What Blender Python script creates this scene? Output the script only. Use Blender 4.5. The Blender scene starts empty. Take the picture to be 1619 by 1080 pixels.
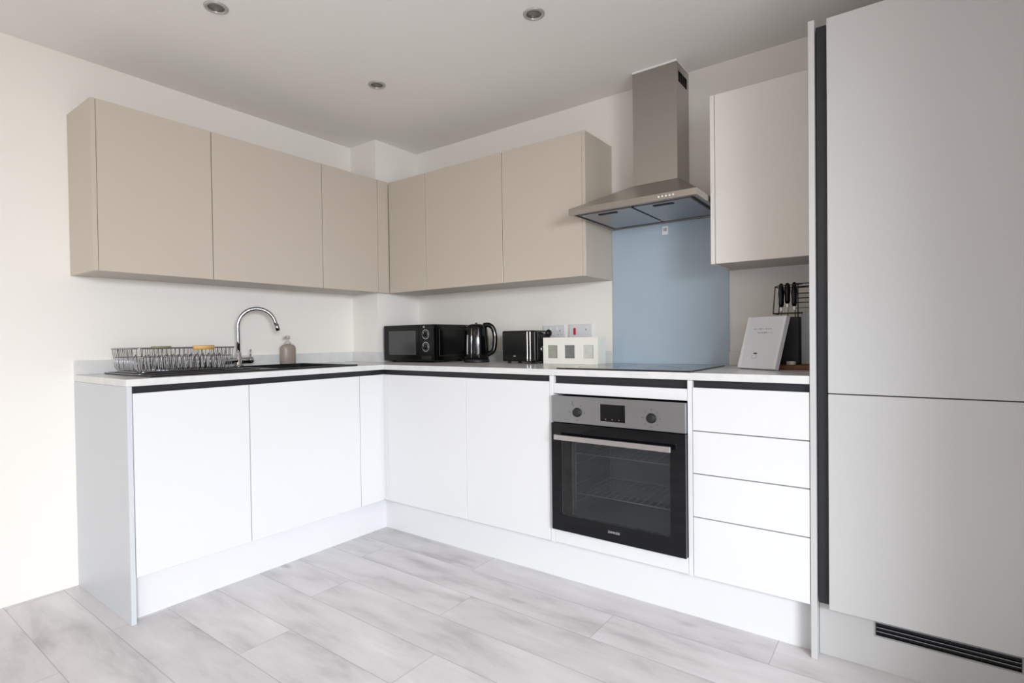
import bpy, bmesh, math, random
from mathutils import Vector, Matrix
random.seed(7)
S = bpy.context.scene
COL = S.collection
PI = math.pi

# ------------------------------------------------------------------ camera
CAM = Vector((2.42064, -2.07297, 1.09183))
yaw, pit, rol = math.radians(36.5739), math.radians(-0.7729), math.radians(-0.7442)
FW = Vector((-math.sin(yaw)*math.cos(pit), math.cos(yaw)*math.cos(pit), math.sin(pit)))
RT = Vector((math.cos(yaw), math.sin(yaw), 0)); UPV = RT.cross(FW)
Rv = RT*math.cos(rol) + UPV*math.sin(rol)
Uv = -RT*math.sin(rol) + UPV*math.cos(rol)
cd = bpy.data.cameras.new('camera'); cam = bpy.data.objects.new('camera', cd); COL.objects.link(cam)
cd.sensor_width = 36; cd.sensor_fit = 'HORIZONTAL'
cd.lens = 858.66/1619*36
cd.shift_x = 8.339/1619; cd.shift_y = 7.970/1619
cd.clip_start = 0.02
mw = Matrix((Rv, Uv, -FW)).transposed().to_4x4(); mw.translation = CAM
cam.matrix_world = mw
S.camera = cam
S.view_settings.view_transform = 'Standard'; S.view_settings.look = 'None'
S.view_settings.gamma = 1; S.view_settings.use_curve_mapping = False
S.view_settings.exposure = 0.04

# ------------------------------------------------------------------ world, daylight and added fill
W = bpy.data.worlds.new('world'); S.world = W; W.use_nodes = True
W.node_tree.nodes['Background'].inputs[0].default_value = (0.80, 0.88, 1.0, 1)
W.node_tree.nodes['Background'].inputs[1].default_value = 0.3
def area(name, loc, target, sx, sy, power, col, spread=180):
    l = bpy.data.lights.new(name, 'AREA'); l.shape = 'RECTANGLE'; l.size = sx; l.size_y = sy; l.spread = math.radians(spread)
    l.energy = power; l.color = col
    o = bpy.data.objects.new(name, l); COL.objects.link(o); o.location = loc
    o.rotation_euler = (Vector(target)-Vector(loc)).to_track_quat('-Z', 'Y').to_euler()
    return o
# daylight entering through the glazed doors behind and beside the camera
area('sky_through_patio_door', (5.0, -3.2, 1.68), (.65, -.6, -.50), 1.5, .6, 46, (.84, .92, 1.0), 75)
area('daylight_patio_door', (5.02, -3.20, .75), (0, -1.6, .1), 1.5, 1.0, 36, (1.0, .92, .82))
area('sky_through_rear_window', (4.2, -4.4, 1.65), (.9, .3, -.7), 1.4, .6, 5, (.9, .95, 1.0), 75)
area('daylight_rear_window', (2.2, -4.52, .9), (1.4, 0, .5), 1.2, 1.2, 9, (.55, .74, 1.0))
l = bpy.data.lights.new('pendant_lamp', 'POINT'); l.energy = 11; l.shadow_soft_size = .2; l.color = (1, .70, .40)  # added warm fill for ceiling and upper walls, no such lamp known
o = bpy.data.objects.new('pendant_lamp', l); COL.objects.link(o); o.location = (1.5, -3.0, 1.95)

# ------------------------------------------------------------------ materials
def lin(c):
    return tuple(((x/255)/12.92 if x/255 <= .04045 else ((x/255+.055)/1.055)**2.4) for x in c)+(1,)
def mat(name, rgb, rough=.5, metal=0, spec=.5, noise=0, nscale=20, coat=0, bump=0, stretch=None, aniso=0):
    m = bpy.data.materials.new(name); m.use_nodes = True
    nt = m.node_tree; b = nt.nodes['Principled BSDF']
    b.inputs['Base Color'].default_value = lin(rgb); b.inputs['Roughness'].default_value = rough
    b.inputs['Metallic'].default_value = metal; b.inputs['Specular IOR Level'].default_value = spec
    b.inputs['Coat Weight'].default_value = coat; b.inputs['Coat Roughness'].default_value = .03
    if noise or bump:
        tc = nt.nodes.new('ShaderNodeTexCoord'); mp = nt.nodes.new('ShaderNodeMapping')
        n = nt.nodes.new('ShaderNodeTexNoise'); n.inputs['Scale'].default_value = nscale; n.inputs['Detail'].default_value = 6
        nt.links.new(tc.outputs['Object'], mp.inputs[0]); nt.links.new(mp.outputs[0], n.inputs['Vector'])
        if stretch: mp.inputs['Scale'].default_value = stretch
        if noise:
            r = nt.nodes.new('ShaderNodeMix'); r.data_type = 'RGBA'
            c = lin(rgb); r.inputs[6].default_value = tuple(x*(1-noise) for x in c[:3])+(1,)
            r.inputs[7].default_value = tuple(min(1, x*(1+noise)) for x in c[:3])+(1,)
            nt.links.new(n.outputs['Fac'], r.inputs[0]); nt.links.new(r.outputs[2], b.inputs['Base Color'])
        if bump:
            bp = nt.nodes.new('ShaderNodeBump'); bp.inputs['Strength'].default_value = bump; bp.inputs['Distance'].default_value = .001
            nt.links.new(n.outputs['Fac'], bp.inputs['Height']); nt.links.new(bp.outputs[0], b.inputs['Normal'])
    return m
M = {}
M['wall'] = mat('wall_paint', (243, 239, 233), .75, spec=.25, bump=.15, nscale=180)
M['ceiling'] = mat('ceiling_paint', (246, 243, 239), .85, spec=.2, bump=.1, nscale=160)
M['panel_grey'] = mat('end_panel_grey', (206, 209, 213), .32, spec=.4, noise=.01, nscale=3)  # base front colour darkened for the shade on the end panel's side
M['base'] = mat('base_front_lacquer', (226, 226, 227), .32, spec=.4, noise=.01, nscale=3)
M['wallunit'] = mat('wall_front_lacquer', (199, 188, 174), .32, spec=.4, noise=.01, nscale=3)  # light grey fronts, warm dim light on the uppers mixed into the colour
M['wallunit_light'] = mat('light_wall_front_lacquer', (226, 221, 214), .32, spec=.4, noise=.01, nscale=3)  # same fronts, colour lightened for the stronger light on the right cabinet
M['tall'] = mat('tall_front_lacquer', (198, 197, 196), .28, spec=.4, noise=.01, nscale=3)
M['carcass'] = mat('carcass_board', (196, 188, 178), .5, spec=.3, noise=.02)
M['carcass_white'] = mat('carcass_board_white', (225, 225, 225), .5, spec=.3, noise=.02)
M['rail'] = mat('anthracite_rail', (44, 45, 49), .4, metal=.3, noise=.05)
M['steel'] = mat('brushed_steel', (176, 172, 166), .30, metal=1, noise=.05, nscale=30, stretch=(1, 1, 60))
M['steel_h'] = mat('brushed_steel_panel', (160, 163, 168), .33, metal=1, noise=.04, nscale=30, stretch=(1, 60, 60))
M['filter'] = mat('filter_aluminium', (176, 176, 178), .38, metal=1, noise=.08, nscale=300)
M['chrome'] = mat('chrome', (196, 197, 202), .07, metal=1, noise=.01)
M['wire'] = mat('steel_wire', (150, 150, 156), .25, metal=1, noise=.01)
M['rackwire'] = mat('oven_rack_wire', (214, 216, 218), .3, metal=.2, noise=.01)
M['alu'] = mat('handle_aluminium', (205, 205, 206), .28, metal=1, noise=.02, nscale=60)
M['blackgloss'] = mat('black_glass', (12, 13, 17), .03, spec=.35, noise=.02)
M['blackplastic'] = mat('black_gloss_plastic', (10, 10, 11), .14, spec=.35, noise=.03)
M['blackmatt'] = mat('black_matt_plastic', (20, 20, 21), .5, noise=.05)
M['hob'] = mat('hob_glass', (12, 13, 15), .04, spec=.8, noise=.02)
M['sink'] = mat('black_composite', (26, 26, 28), .42, noise=.2, nscale=400, bump=.2)
M['splash'] = mat('blue_grey_glass', (174, 191, 205), .06, spec=.6, noise=.015, nscale=2)
M['splash_edge'] = mat('glass_edge', (120, 138, 140), .1, noise=.01)
M['white_pl'] = mat('white_plastic', (236, 236, 236), .3, noise=.01)
M['socket'] = mat('socket_plate', (222, 222, 226), .35, noise=.01)
M['red'] = mat('red_rocker', (196, 22, 48), .3, noise=.02)
M['cream'] = mat('cream_painted_wood', (244, 242, 232), .5, noise=.02, nscale=40)
M['frost'] = mat('frosted_glass', (186, 188, 180), .25, noise=.15, nscale=60)
M['bottle'] = mat('taupe_bottle', (158, 143, 134), .4, noise=.03)
M['pump'] = mat('pump_plastic', (196, 192, 180), .35, noise=.02)
M['wood'] = mat('handle_beech', (214, 168, 98), .5, noise=.12, nscale=40, stretch=(1, .1, 1))
M['board'] = mat('walnut_board', (122, 76, 48), .45, noise=.3, nscale=40, stretch=(.15, 1, 1))
M['greyboard'] = mat('grey_board', (176, 178, 182), .4, noise=.02)
M['paper'] = mat('white_card', (228, 229, 234), .3, noise=.01)
M['ink'] = mat('grey_ink', (160, 160, 166), .6, noise=.02)
M['inkdark'] = mat('dark_ink', (60, 60, 64), .6, noise=.02)
M['mark'] = mat('panel_mark', (96, 94, 92), .5, noise=.02)
M['silvermark'] = mat('silver_mark', (168, 168, 172), .4, noise=.02)
M['enamel'] = mat('oven_enamel', (168, 174, 176), .35, noise=.1, nscale=30)
M['vent'] = mat('grille_black', (22, 23, 27), .45, noise=.05)
M['rubber'] = mat('rubber', (30, 30, 30), .7, noise=.05)
M['lens'] = mat('lamp_glass', (120, 116, 112), .2, noise=.03)
M['ring'] = mat('lamp_ring', (196, 194, 190), .3, metal=.6, noise=.02)
M['candle'] = mat('candle_wax', (232, 228, 214), .5, noise=.02)

def glass_mat(name, tint, ior=1.5):
    m = bpy.data.materials.new(name); m.use_nodes = True; nt = m.node_tree
    for n in list(nt.nodes):
        if n.type == 'BSDF_PRINCIPLED': nt.nodes.remove(n)
    out = [n for n in nt.nodes if n.type == 'OUTPUT_MATERIAL'][0]
    tr = nt.nodes.new('ShaderNodeBsdfTransparent'); tr.inputs[0].default_value = tint
    gl = nt.nodes.new('ShaderNodeBsdfGlossy'); gl.inputs['Roughness'].default_value = .03
    fr = nt.nodes.new('ShaderNodeFresnel'); fr.inputs[0].default_value = ior
    mx = nt.nodes.new('ShaderNodeMixShader')
    nt.links.new(fr.outputs[0], mx.inputs[0]); nt.links.new(tr.outputs[0], mx.inputs[1]); nt.links.new(gl.outputs[0], mx.inputs[2])
    nt.links.new(mx.outputs[0], out.inputs[0])
    return m
M['ovenglass'] = glass_mat('tinted_oven_glass', (.72, .76, .78, 1), 1.5)
M['clear'] = glass_mat('clear_glass', (.9, .92, .92, 1))

def quartz():
    m = mat('white_quartz', (222, 221, 219), .22, spec=.5)
    nt = m.node_tree; b = nt.nodes['Principled BSDF']
    tc = nt.nodes.new('ShaderNodeTexCoord')
    n = nt.nodes.new('ShaderNodeTexNoise'); n.inputs['Scale'].default_value = 5; n.inputs['Detail'].default_value = 8; n.inputs['Distortion'].default_value = 1.2
    cr = nt.nodes.new('ShaderNodeValToRGB')
    cr.color_ramp.elements[0].position = .42; cr.color_ramp.elements[0].color = lin((224, 223, 221))
    cr.color_ramp.elements[1].position = .6; cr.color_ramp.elements[1].color = lin((224, 223, 221))
    e = cr.color_ramp.elements.new(.5); e.color = lin((216, 216, 216))
    nt.links.new(tc.outputs['Object'], n.inputs['Vector']); nt.links.new(n.outputs['Fac'], cr.inputs[0]); nt.links.new(cr.outputs[0], b.inputs['Base Color'])
    return m
M['quartz'] = quartz()

def floor_mat():
    m = mat('grey_oak_laminate', (190, 188, 186), .38, spec=.4)
    nt = m.node_tree; b = nt.nodes['Principled BSDF']; N = nt.nodes.new; L = nt.links.new
    tc = N('ShaderNodeTexCoord'); sx = N('ShaderNodeSeparateXYZ'); L(tc.outputs['Object'], sx.inputs[0])
    def mth(op, a, b_=None, c=None):
        n = N('ShaderNodeMath'); n.operation = op
        for i, v in enumerate((a, b_, c)):
            if v is None: continue
            if isinstance(v, (int, float)): n.inputs[i].default_value = v
            else: L(v, n.inputs[i])
        return n.outputs[0]
    PW, PL = .2, 1.29
    yy = mth('DIVIDE', mth('ADD', sx.outputs[1], 1.546), PW)
    row = mth('FLOOR', yy); fy = mth('SUBTRACT', yy, row)
    off = mth('MULTIPLY', row, .56/PL)
    xx = mth('SUBTRACT', mth('DIVIDE', mth('ADD', sx.outputs[0], .69), PL), off)
    colm = mth('FLOOR', xx); fx = mth('SUBTRACT', xx, colm)
    cv = N('ShaderNodeCombineXYZ'); L(row, cv.inputs[0]); L(colm, cv.inputs[1])
    wn = N('ShaderNodeTexWhiteNoise'); wn.noise_dimensions = '3D'; L(cv.outputs[0], wn.inputs['Vector'])
    # grain coordinates, shifted for each plank
    sh = N('ShaderNodeVectorMath'); sh.operation = 'MULTIPLY_ADD'
    L(wn.outputs['Color'], sh.inputs[0]); sh.inputs[1].default_value = (13, 7, 5); L(tc.outputs['Object'], sh.inputs[2])
    mp = N('ShaderNodeMapping'); mp.inputs['Scale'].default_value = (1.5, 5.5, 1); L(sh.outputs[0], mp.inputs[0])
    n1 = N('ShaderNodeTexNoise'); n1.inputs['Scale'].default_value = 1.5; n1.inputs['Detail'].default_value = 9; n1.inputs['Roughness'].default_value = .58; n1.inputs['Distortion'].default_value = .25
    L(mp.outputs[0], n1.inputs['Vector'])
    mp2 = N('ShaderNodeMapping'); mp2.inputs['Scale'].default_value = (3, 60, 1); L(sh.outputs[0], mp2.inputs[0])
    n2 = N('ShaderNodeTexNoise'); n2.inputs['Scale'].default_value = 2; n2.inputs['Detail'].default_value = 5; L(mp2.outputs[0], n2.inputs['Vector'])
    cr = N('ShaderNodeValToRGB'); r = cr.color_ramp
    r.elements[0].position = .30; r.elements[0].color = lin((182, 178, 180))
    r.elements[1].position = .70; r.elements[1].color = lin((226, 223, 224))
    e = r.elements.new(.47); e.color = lin((212, 208, 209))
    L(n1.outputs['Fac'], cr.inputs[0])
    mx = N('ShaderNodeMix'); mx.data_type = 'RGBA'; mx.blend_type = 'MULTIPLY'; mx.inputs[0].default_value = 1
    L(cr.outputs[0], mx.inputs[6])
    g = mth('MULTIPLY_ADD', n2.outputs['Fac'], .10, .95)
    g2 = mth('MULTIPLY', g, mth('MULTIPLY_ADD', wn.outputs['Value'], .08, .95))
    cb = N('ShaderNodeCombineColor'); [L(g2, cb.inputs[i]) for i in range(3)]
    L(cb.outputs[0], mx.inputs[7])
    # small dark knots
    mp3 = N('ShaderNodeMapping'); mp3.inputs['Scale'].default_value = (2.6, 5.5, 1); L(sh.outputs[0], mp3.inputs[0])
    vo = N('ShaderNodeTexVoronoi'); vo.inputs['Scale'].default_value = .9; L(mp3.outputs[0], vo.inputs['Vector'])
    kn = N('ShaderNodeMapRange'); kn.inputs[1].default_value = .02; kn.inputs[2].default_value = .13; kn.inputs[3].default_value = .62; kn.inputs[4].default_value = 1
    L(vo.outputs['Distance'], kn.inputs[0])
    # seams
    ey = mth('MULTIPLY', mth('MINIMUM', fy, mth('SUBTRACT', 1, fy)), PW)
    ex = mth('MULTIPLY', mth('MINIMUM', fx, mth('SUBTRACT', 1, fx)), PL)
    ed = mth('MINIMUM', ex, ey)
    sm = N('ShaderNodeMapRange'); sm.inputs[1].default_value = .0006; sm.inputs[2].default_value = .0022; sm.inputs[3].default_value = .66; sm.inputs[4].default_value = 1
    L(ed, sm.inputs[0])
    k = mth('MULTIPLY', sm.outputs[0], kn.outputs[0])
    mx2 = N('ShaderNodeMix'); mx2.data_type = 'RGBA'; mx2.blend_type = 'MULTIPLY'; mx2.inputs[0].default_value = 1
    cb2 = N('ShaderNodeCombineColor'); [L(k, cb2.inputs[i]) for i in range(3)]
    L(mx.outputs[2], mx2.inputs[6]); L(cb2.outputs[0], mx2.inputs[7]); L(mx2.outputs[2], b.inputs['Base Color'])
    bp = N('ShaderNodeBump'); bp.inputs['Strength'].default_value = .25; bp.inputs['Distance'].default_value = .001
    L(sm.outputs[0], bp.inputs['Height']); L(bp.outputs[0], b.inputs['Normal'])
    return m
M['floor'] = floor_mat()

# ------------------------------------------------------------------ mesh helpers
class MB:
    """collects shapes in world coordinates; build() links them as ONE object"""
    def __init__(s): s.bm = bmesh.new()
    def box(s, x0, x1, y0, y1, z0, z1, bev=0, seg=1):
        t = bmesh.new()
        v = [t.verts.new(p) for p in ((x0,y0,z0),(x1,y0,z0),(x1,y1,z0),(x0,y1,z0),(x0,y0,z1),(x1,y0,z1),(x1,y1,z1),(x0,y1,z1))]
        for f in ((0,3,2,1),(4,5,6,7),(0,1,5,4),(1,2,6,5),(2,3,7,6),(3,0,4,7)): t.faces.new([v[i] for i in f])
        if bev: bmesh.ops.bevel(t, geom=t.edges[:], offset=bev, segments=seg, affect='EDGES', profile=.5)
        s.merge(t); return s
    def merge(s, t, mtx=None):
        if mtx is not None: bmesh.ops.transform(t, matrix=mtx, verts=t.verts[:])
        me = bpy.data.meshes.new('tmp'); t.to_mesh(me); t.free(); s.bm.from_mesh(me); bpy.data.meshes.remove(me)
    def add(s, other, mtx=None):
        s.merge(other.bm.copy(), mtx); return s
    def prism(s, pts, a0, a1, axis):
        """polygon pts (2D) extruded along axis 0/1/2"""
        def P(p, a):
            return {0: (a, p[0], p[1]), 1: (p[0], a, p[1]), 2: (p[0], p[1], a)}[axis]
        t = bmesh.new()
        A = [t.verts.new(P(p, a0)) for p in pts]; B = [t.verts.new(P(p, a1)) for p in pts]
        t.faces.new(A); t.faces.new(B[::-1]); n = len(pts)
        for i in range(n): t.faces.new((A[i], B[i], B[(i+1) % n], A[(i+1) % n]))
        bmesh.ops.recalc_face_normals(t, faces=t.faces[:]); s.merge(t); return s
    def tube(s, path, r, n=10, closed=False, caps=True):
        path = [Vector(p) for p in path]; t = bmesh.new(); rings = []
        k = len(path); prev = None
        for i, p in enumerate(path):
            if closed: d = (path[(i+1) % k]-path[i-1])
            else: d = path[min(i+1, k-1)]-path[max(i-1, 0)]
            d.normalize()
            if prev is None:
                a = d.orthogonal().normalized()
            else:
                a = (prev-d*prev.dot(d)).normalized()
            prev = a; b = d.cross(a)
            rr = r[i] if isinstance(r, (list, tuple)) else r
            rings.append([t.verts.new(p+a*rr*math.cos(2*PI*j/n)+b*rr*math.sin(2*PI*j/n)) for j in range(n)])
        for i in range(k if closed else k-1):
            A, B = rings[i], rings[(i+1) % k]
            for j in range(n):
                try: f = t.faces.new((A[j], A[(j+1) % n], B[(j+1) % n], B[j])); f.smooth = True
                except ValueError: pass
        if not closed and caps:
            t.faces.new(rings[0][::-1]); t.faces.new(rings[-1])
        bmesh.ops.recalc_face_normals(t, faces=t.faces[:])
        s.merge(t); return s
    def cyl(s, p0, p1, r, n=24): return s.tube([p0, p1], r, n)
    def lathe(s, prof, origin=(0,0,0), n=32, sx=1, sy=1, axis=None):
        """profile of (radius, height) turned about z (or an axis vector) at origin"""
        t = bmesh.new(); rings = []
        for r, h in prof:
            if r < 1e-6: rings.append([t.verts.new((0,0,h))])
            else: rings.append([t.verts.new((r*sx*math.cos(2*PI*j/n), r*sy*math.sin(2*PI*j/n), h)) for j in range(n)])
        for A, B in zip(rings, rings[1:]):
            for j in range(n):
                q = [A[j % len(A)], A[(j+1) % len(A)], B[(j+1) % len(B)], B[j % len(B)]]
                u = []
                for v in q:
                    if v not in u: u.append(v)
                if len(u) > 2:
                    f = t.faces.new(u); f.smooth = True
        bmesh.ops.recalc_face_normals(t, faces=t.faces[:])
        m = Matrix.Translation(origin)
        if axis is not None: m = m @ Vector((0,0,1)).rotation_difference(Vector(axis)).to_matrix().to_4x4()
        s.merge(t, m); return s
    def slab(s, xs, ys, filled, z0, z1):
        """grid slab with cells left out, outer faces only"""
        t = bmesh.new(); V = {}
        def v(i, j, z):
            if (i,j,z) not in V: V[(i,j,z)] = t.verts.new((xs[i], ys[j], (z0, z1)[z]))
            return V[(i,j,z)]
        for (i, j) in filled:
            t.faces.new((v(i,j,1), v(i+1,j,1), v(i+1,j+1,1), v(i,j+1,1)))
            t.faces.new((v(i,j,0), v(i,j+1,0), v(i+1,j+1,0), v(i+1,j,0)))
            for (di, dj, a, b) in ((-1,0,(0,1),(0,0)), (1,0,(1,0),(1,1)), (0,-1,(0,0),(1,0)), (0,1,(1,1),(0,1))):
                if (i+di, j+dj) not in filled:
                    A = (i+a[0], j+a[1]); B = (i+b[0], j+b[1])
                    t.faces.new((v(*A,0), v(*B,0), v(*B,1), v(*A,1)))
        bmesh.ops.recalc_face_normals(t, faces=t.faces[:]); s.merge(t); return s
    def build(s, name, m, parent=None, bevel=0, seg=2, smooth=False):
        me = bpy.data.meshes.new(name)
        w = ROOT.get(parent.name, Vector((0,0,0))) if parent else Vector((0,0,0))
        if parent is None:
            xs = [v.co for v in s.bm.verts]
            w = Vector(((min(c.x for c in xs)+max(c.x for c in xs))/2, (min(c.y for c in xs)+max(c.y for c in xs))/2, min(c.z for c in xs)))
        bmesh.ops.translate(s.bm, verts=s.bm.verts[:], vec=-w)
        if smooth:
            for f in s.bm.faces: f.smooth = True
        s.bm.to_mesh(me); s.bm.free()
        o = bpy.data.objects.new(name, me); COL.objects.link(o)
        me.materials.append(m if not isinstance(m, str) else M[m])
        if parent: o.parent = parent
        else: o.location = w
        ROOT[o.name] = w
        if bevel:
            b = o.modifiers.new('bevel', 'BEVEL'); b.width = bevel; b.segments = seg; b.limit_method = 'ANGLE'; b.angle_limit = .9
        return o
ROOT = {}
def thing(name, label, cat, loc, group=None):
    o = bpy.data.objects.new(name, None); COL.objects.link(o); o.location = loc
    o.empty_display_size = .05
    o['label'] = label; o['category'] = cat
    if group: o['group'] = group
    ROOT[o.name] = Vector(loc); return o
def tag(o, label, cat, group=None):
    o['label'] = label; o['category'] = cat
    if group: o['group'] = group
    return o
def struct(o): o['kind'] = 'structure'; return o

# ------------------------------------------------------------------ dimensions
WL, WB, CE = -.6156, .6395, 2.3969           # left wall, back wall, ceiling
ZP, ZD, ZB, ZT = .180, .899, .927, .955      # door foot, door top, worktop underside, worktop top
YE = -1.2694                                 # end of the left run
G = .0018                                    # half a door gap
WZ0, WZ1 = 1.4036, 2.1241                    # wall units
XW, YW = -.3166, .3369                       # wall unit fronts
BX, BY = -.3594, .2709                       # boxed-in corner
XP0, XP1 = 2.1505, 2.1688                    # tall end panel
RX, RY = 5.1, -4.6                           # far sides of the room

# ------------------------------------------------------------------ setting
struct(MB().box(WL-.12, RX+.12, RY-.12, WB+.12, -.1, 0).build('floor', 'floor'))
struct(MB().box(WL-.12, RX+.12, RY-.12, WB+.12, CE, CE+.1).build('ceiling', 'ceiling'))
struct(MB().box(WL-.12, WL, RY-.12, WB+.12, 0, CE).build('wall_left', 'wall'))
struct(MB().box(WL, RX, WB, WB+.12, 0, CE).build('wall_back', 'wall'))
struct(MB().box(WL, BX, BY, WB, 0, CE, ).build('wall_corner', 'wall'))
struct(MB().box(2.86, 2.98, -.60, WB, 0, CE).build('wall_right', 'wall'))
wf = MB(); wf.box(RX, RX+.12, -2.35, WB, 0, CE).box(RX, RX+.12, RY, -4.05, 0, CE).box(RX, RX+.12, -4.05, -2.35, 2.0, CE)
struct(wf.build('wall_far', 'wall'))
wr = MB(); wr.box(WL, 1.55, RY-.12, RY, 0, CE).box(2.85, 3.2, RY-.12, RY, 0, CE).box(1.55, 2.85, RY-.12, RY, 0, .25).box(1.55, 2.85, RY-.12, RY, 1.6, CE).box(4.3, RX, RY-.12, RY, 0, CE).box(3.2, 4.3, RY-.12, RY, 2.25, CE).box(3.2, 4.3, RY-.12, RY, 0, .25)
struct(wr.build('wall_rear', 'wall'))
fr = MB()
for y in (-4.05, -3.23, -2.41): fr.box(RX-.03, RX+.03, y, y+.06, 0, 2.0)
fr.box(RX-.03, RX+.03, -4.05, -2.35, 0, .07).box(RX-.03, RX+.03, -4.05, -2.35, 1.94, 2.0)
struct(fr.build('window_1', 'white_pl'))
fr = MB()
for x in (3.2, 3.72, 4.24): fr.box(x, x+.06, RY-.03, RY+.03, .25, 2.25)
fr.box(3.2, 4.3, RY-.03, RY+.03, .25, .31).box(3.2, 4.3, RY-.03, RY+.03, 2.19, 2.25)
struct(fr.build('window_2', 'white_pl'))

# ------------------------------------------------------------------ base units
def door(mb_args, name, m, root, bev=.0012):
    return MB().box(*mb_args, bev).build(name, m, root)
def carcass(x0, x1, y0, y1, z0, z1, root, m='carcass_white', open_top=True, t=.016):
    c = MB(); c.box(x0, x0+t, y0, y1, z0, z1).box(x1-t, x1, y0, y1, z0, z1)
    c.box(x0+t, x1-t, y0, y0+t, z0, z1).box(x0+t, x1-t, y1-t, y1, z0, z1).box(x0+t, x1-t, y0+t, y1-t, z0, z0+t)
    if not open_top: c.box(x0+t, x1-t, y0+t, y1-t, z1-t, z1)
    return c.build('carcass', m, root)

# end panel of the left run
tag(MB().box(WL+.001, 0, YE, YE+.018, 0, ZB-.0005, .0008).build('end_panel', 'panel_grey'),
    'tall light grey end panel closing the left base run, from floor to worktop', 'panel')
YG1, YG2 = -.7865, -.1675
t = thing('base_cabinet', 'white base cabinet at the open end, left of the pair under the draining rack', 'cabinet', (-.3, -1.02, ZP), 'base cabinets of the left run')
carcass(WL+.03, -.0195, YE+.019, YG1-.0005, ZP, .86, t)
door((-.018, 0, YE+.019+G, YG1-G, ZP, ZD), 'door', 'base', t)
t = thing('base_cabinet', 'white base cabinet under the sink tap, next to the inner corner', 'cabinet', (-.3, -.48, ZP), 'base cabinets of the left run')
carcass(WL+.03, -.0195, YG1+.0005, YG2-.0005, ZP, .86, t)
door((-.018, 0, YG1+G, YG2-G, ZP, ZD), 'door', 'base', t)
# corner post
t = thing('corner_post', 'white L-shaped corner filler where the two base runs meet', 'filler', (0, 0, ZP))
MB().box(-.018, 0, YG2+G, -.024, ZP, ZD, .001).build('filler_panel', 'base', t)
MB().box(.0045, .0272, 0, .018, ZP, ZD, .001).build('filler_panel', 'base', t)
MB().prism([(-.018, -.022), (-.004, -.022), (-.004, .004), (.003, .004), (.003, .018), (-.018, .018)], ZP+.002, ZD, 2).build('corner_strip', 'base', t)
# back run
t = thing('base_cabinet', 'white corner base cabinet of the back run, below the microwave', 'cabinet', (.32, .3, ZP), 'base cabinets of the back run')
carcass(.03, .6185, .0195, WB-.03, ZP, .86, t)
door((.0287+G*.5, .619-G*.6, 0, .018, ZP, ZD), 'door', 'base', t)
t = thing('base_cabinet', 'white base cabinet left of the oven, below the kettle and toaster', 'cabinet', (.87, .3, ZP), 'base cabinets of the back run')
carcass(.6195, 1.1175, .0195, WB-.03, ZP, .86, t)
door((.619+G*.6, 1.119-G, 0, .018, ZP, ZD), 'door', 'base', t)

# oven housing
t = thing('oven_housing', 'white oven housing with side panels and slim filler strips around the oven', 'cabinet', (1.44, .3, ZP))
MB().box(1.1195, 1.1395, -.0005, WB-.03, ZP-.003, ZB-.001, .0008).build('side_panel', 'base', t)
MB().box(1.7385, 1.7555, -.0005, WB-.03, ZP-.003, ZB-.001, .0008).build('side_panel', 'base', t)
MB().box(1.1405, 1.7375, .001, .019, .8475, .8925, .001).build('top_filler', 'base', t)
MB().box(1.1405, 1.7375, .001, .019, ZP, .2435, .001).build('bottom_filler', 'base', t)
MB().box(1.1405, 1.7375, .022, WB-.035, ZP, .196).build('base_shelf', 'carcass_white', t)

def rail_profile(z0=None):
    a = ZD-.012 if z0 is None else z0
    # (depth from the front, height): a shallow C section, open to the room
    return [(.004, a), (.030, a), (.030, ZB-.001), (.010, ZB-.001), (.010, ZB-.004), (.026, ZB-.004), (.026, a+.003), (.004, a+.003)]
rl = MB()
p = rail_profile()
p = [(.019, ZD-.014), (.030, ZD-.014), (.030, ZB-.001), (.008, ZB-.001), (.008, ZB-.003), (.021, ZB-.003), (.021, ZD-.004), (.019, ZD-.004)]
rl.prism([(-d, z) for d, z in p], YE+.0185, .0215, 1)
rl.prism([(d, z) for d, z in p], -.0215, 1.119, 0)
tag(rl.build('handle_rail', 'rail'), 'long dark recessed handle rail under the worktop running round the corner', 'handle rail')
MB().prism([(d, z) for d, z in p], 1.1400, 1.7380, 0).build('handle_rail', 'rail', t)

# drawers
t = thing('drawer_unit', 'white four drawer base unit right of the oven', 'drawers', (1.95, .3, ZP))
carcass(1.757, 2.148, .0195, WB-.03, ZP, .86, t)
zs = [ZP, .4064, .5721, .7347, ZD]
for i in range(4):
    d = MB().box(1.7555+G, 2.1485, 0, .018, zs[i]+(G if i else 0), zs[i+1]-(G if i < 3 else 0), .0012).build('drawer', 'base', t)
MB().prism([(dd, z) for dd, z in p], 1.7565, 2.1495, 0).build('handle_rail', 'rail', t)

# plinths
tag(MB().box(-.066, -.050, YE+.0185, .0495, 0, ZP-.004).build('plinth', 'base'), 'white plinth below the left run of base cabinets', 'plinth')
tag(MB().box(-.066, XP0-.001, .050, .066, 0, ZP-.004).build('plinth', 'base'), 'long white plinth below the oven and back run', 'plinth')

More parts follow.
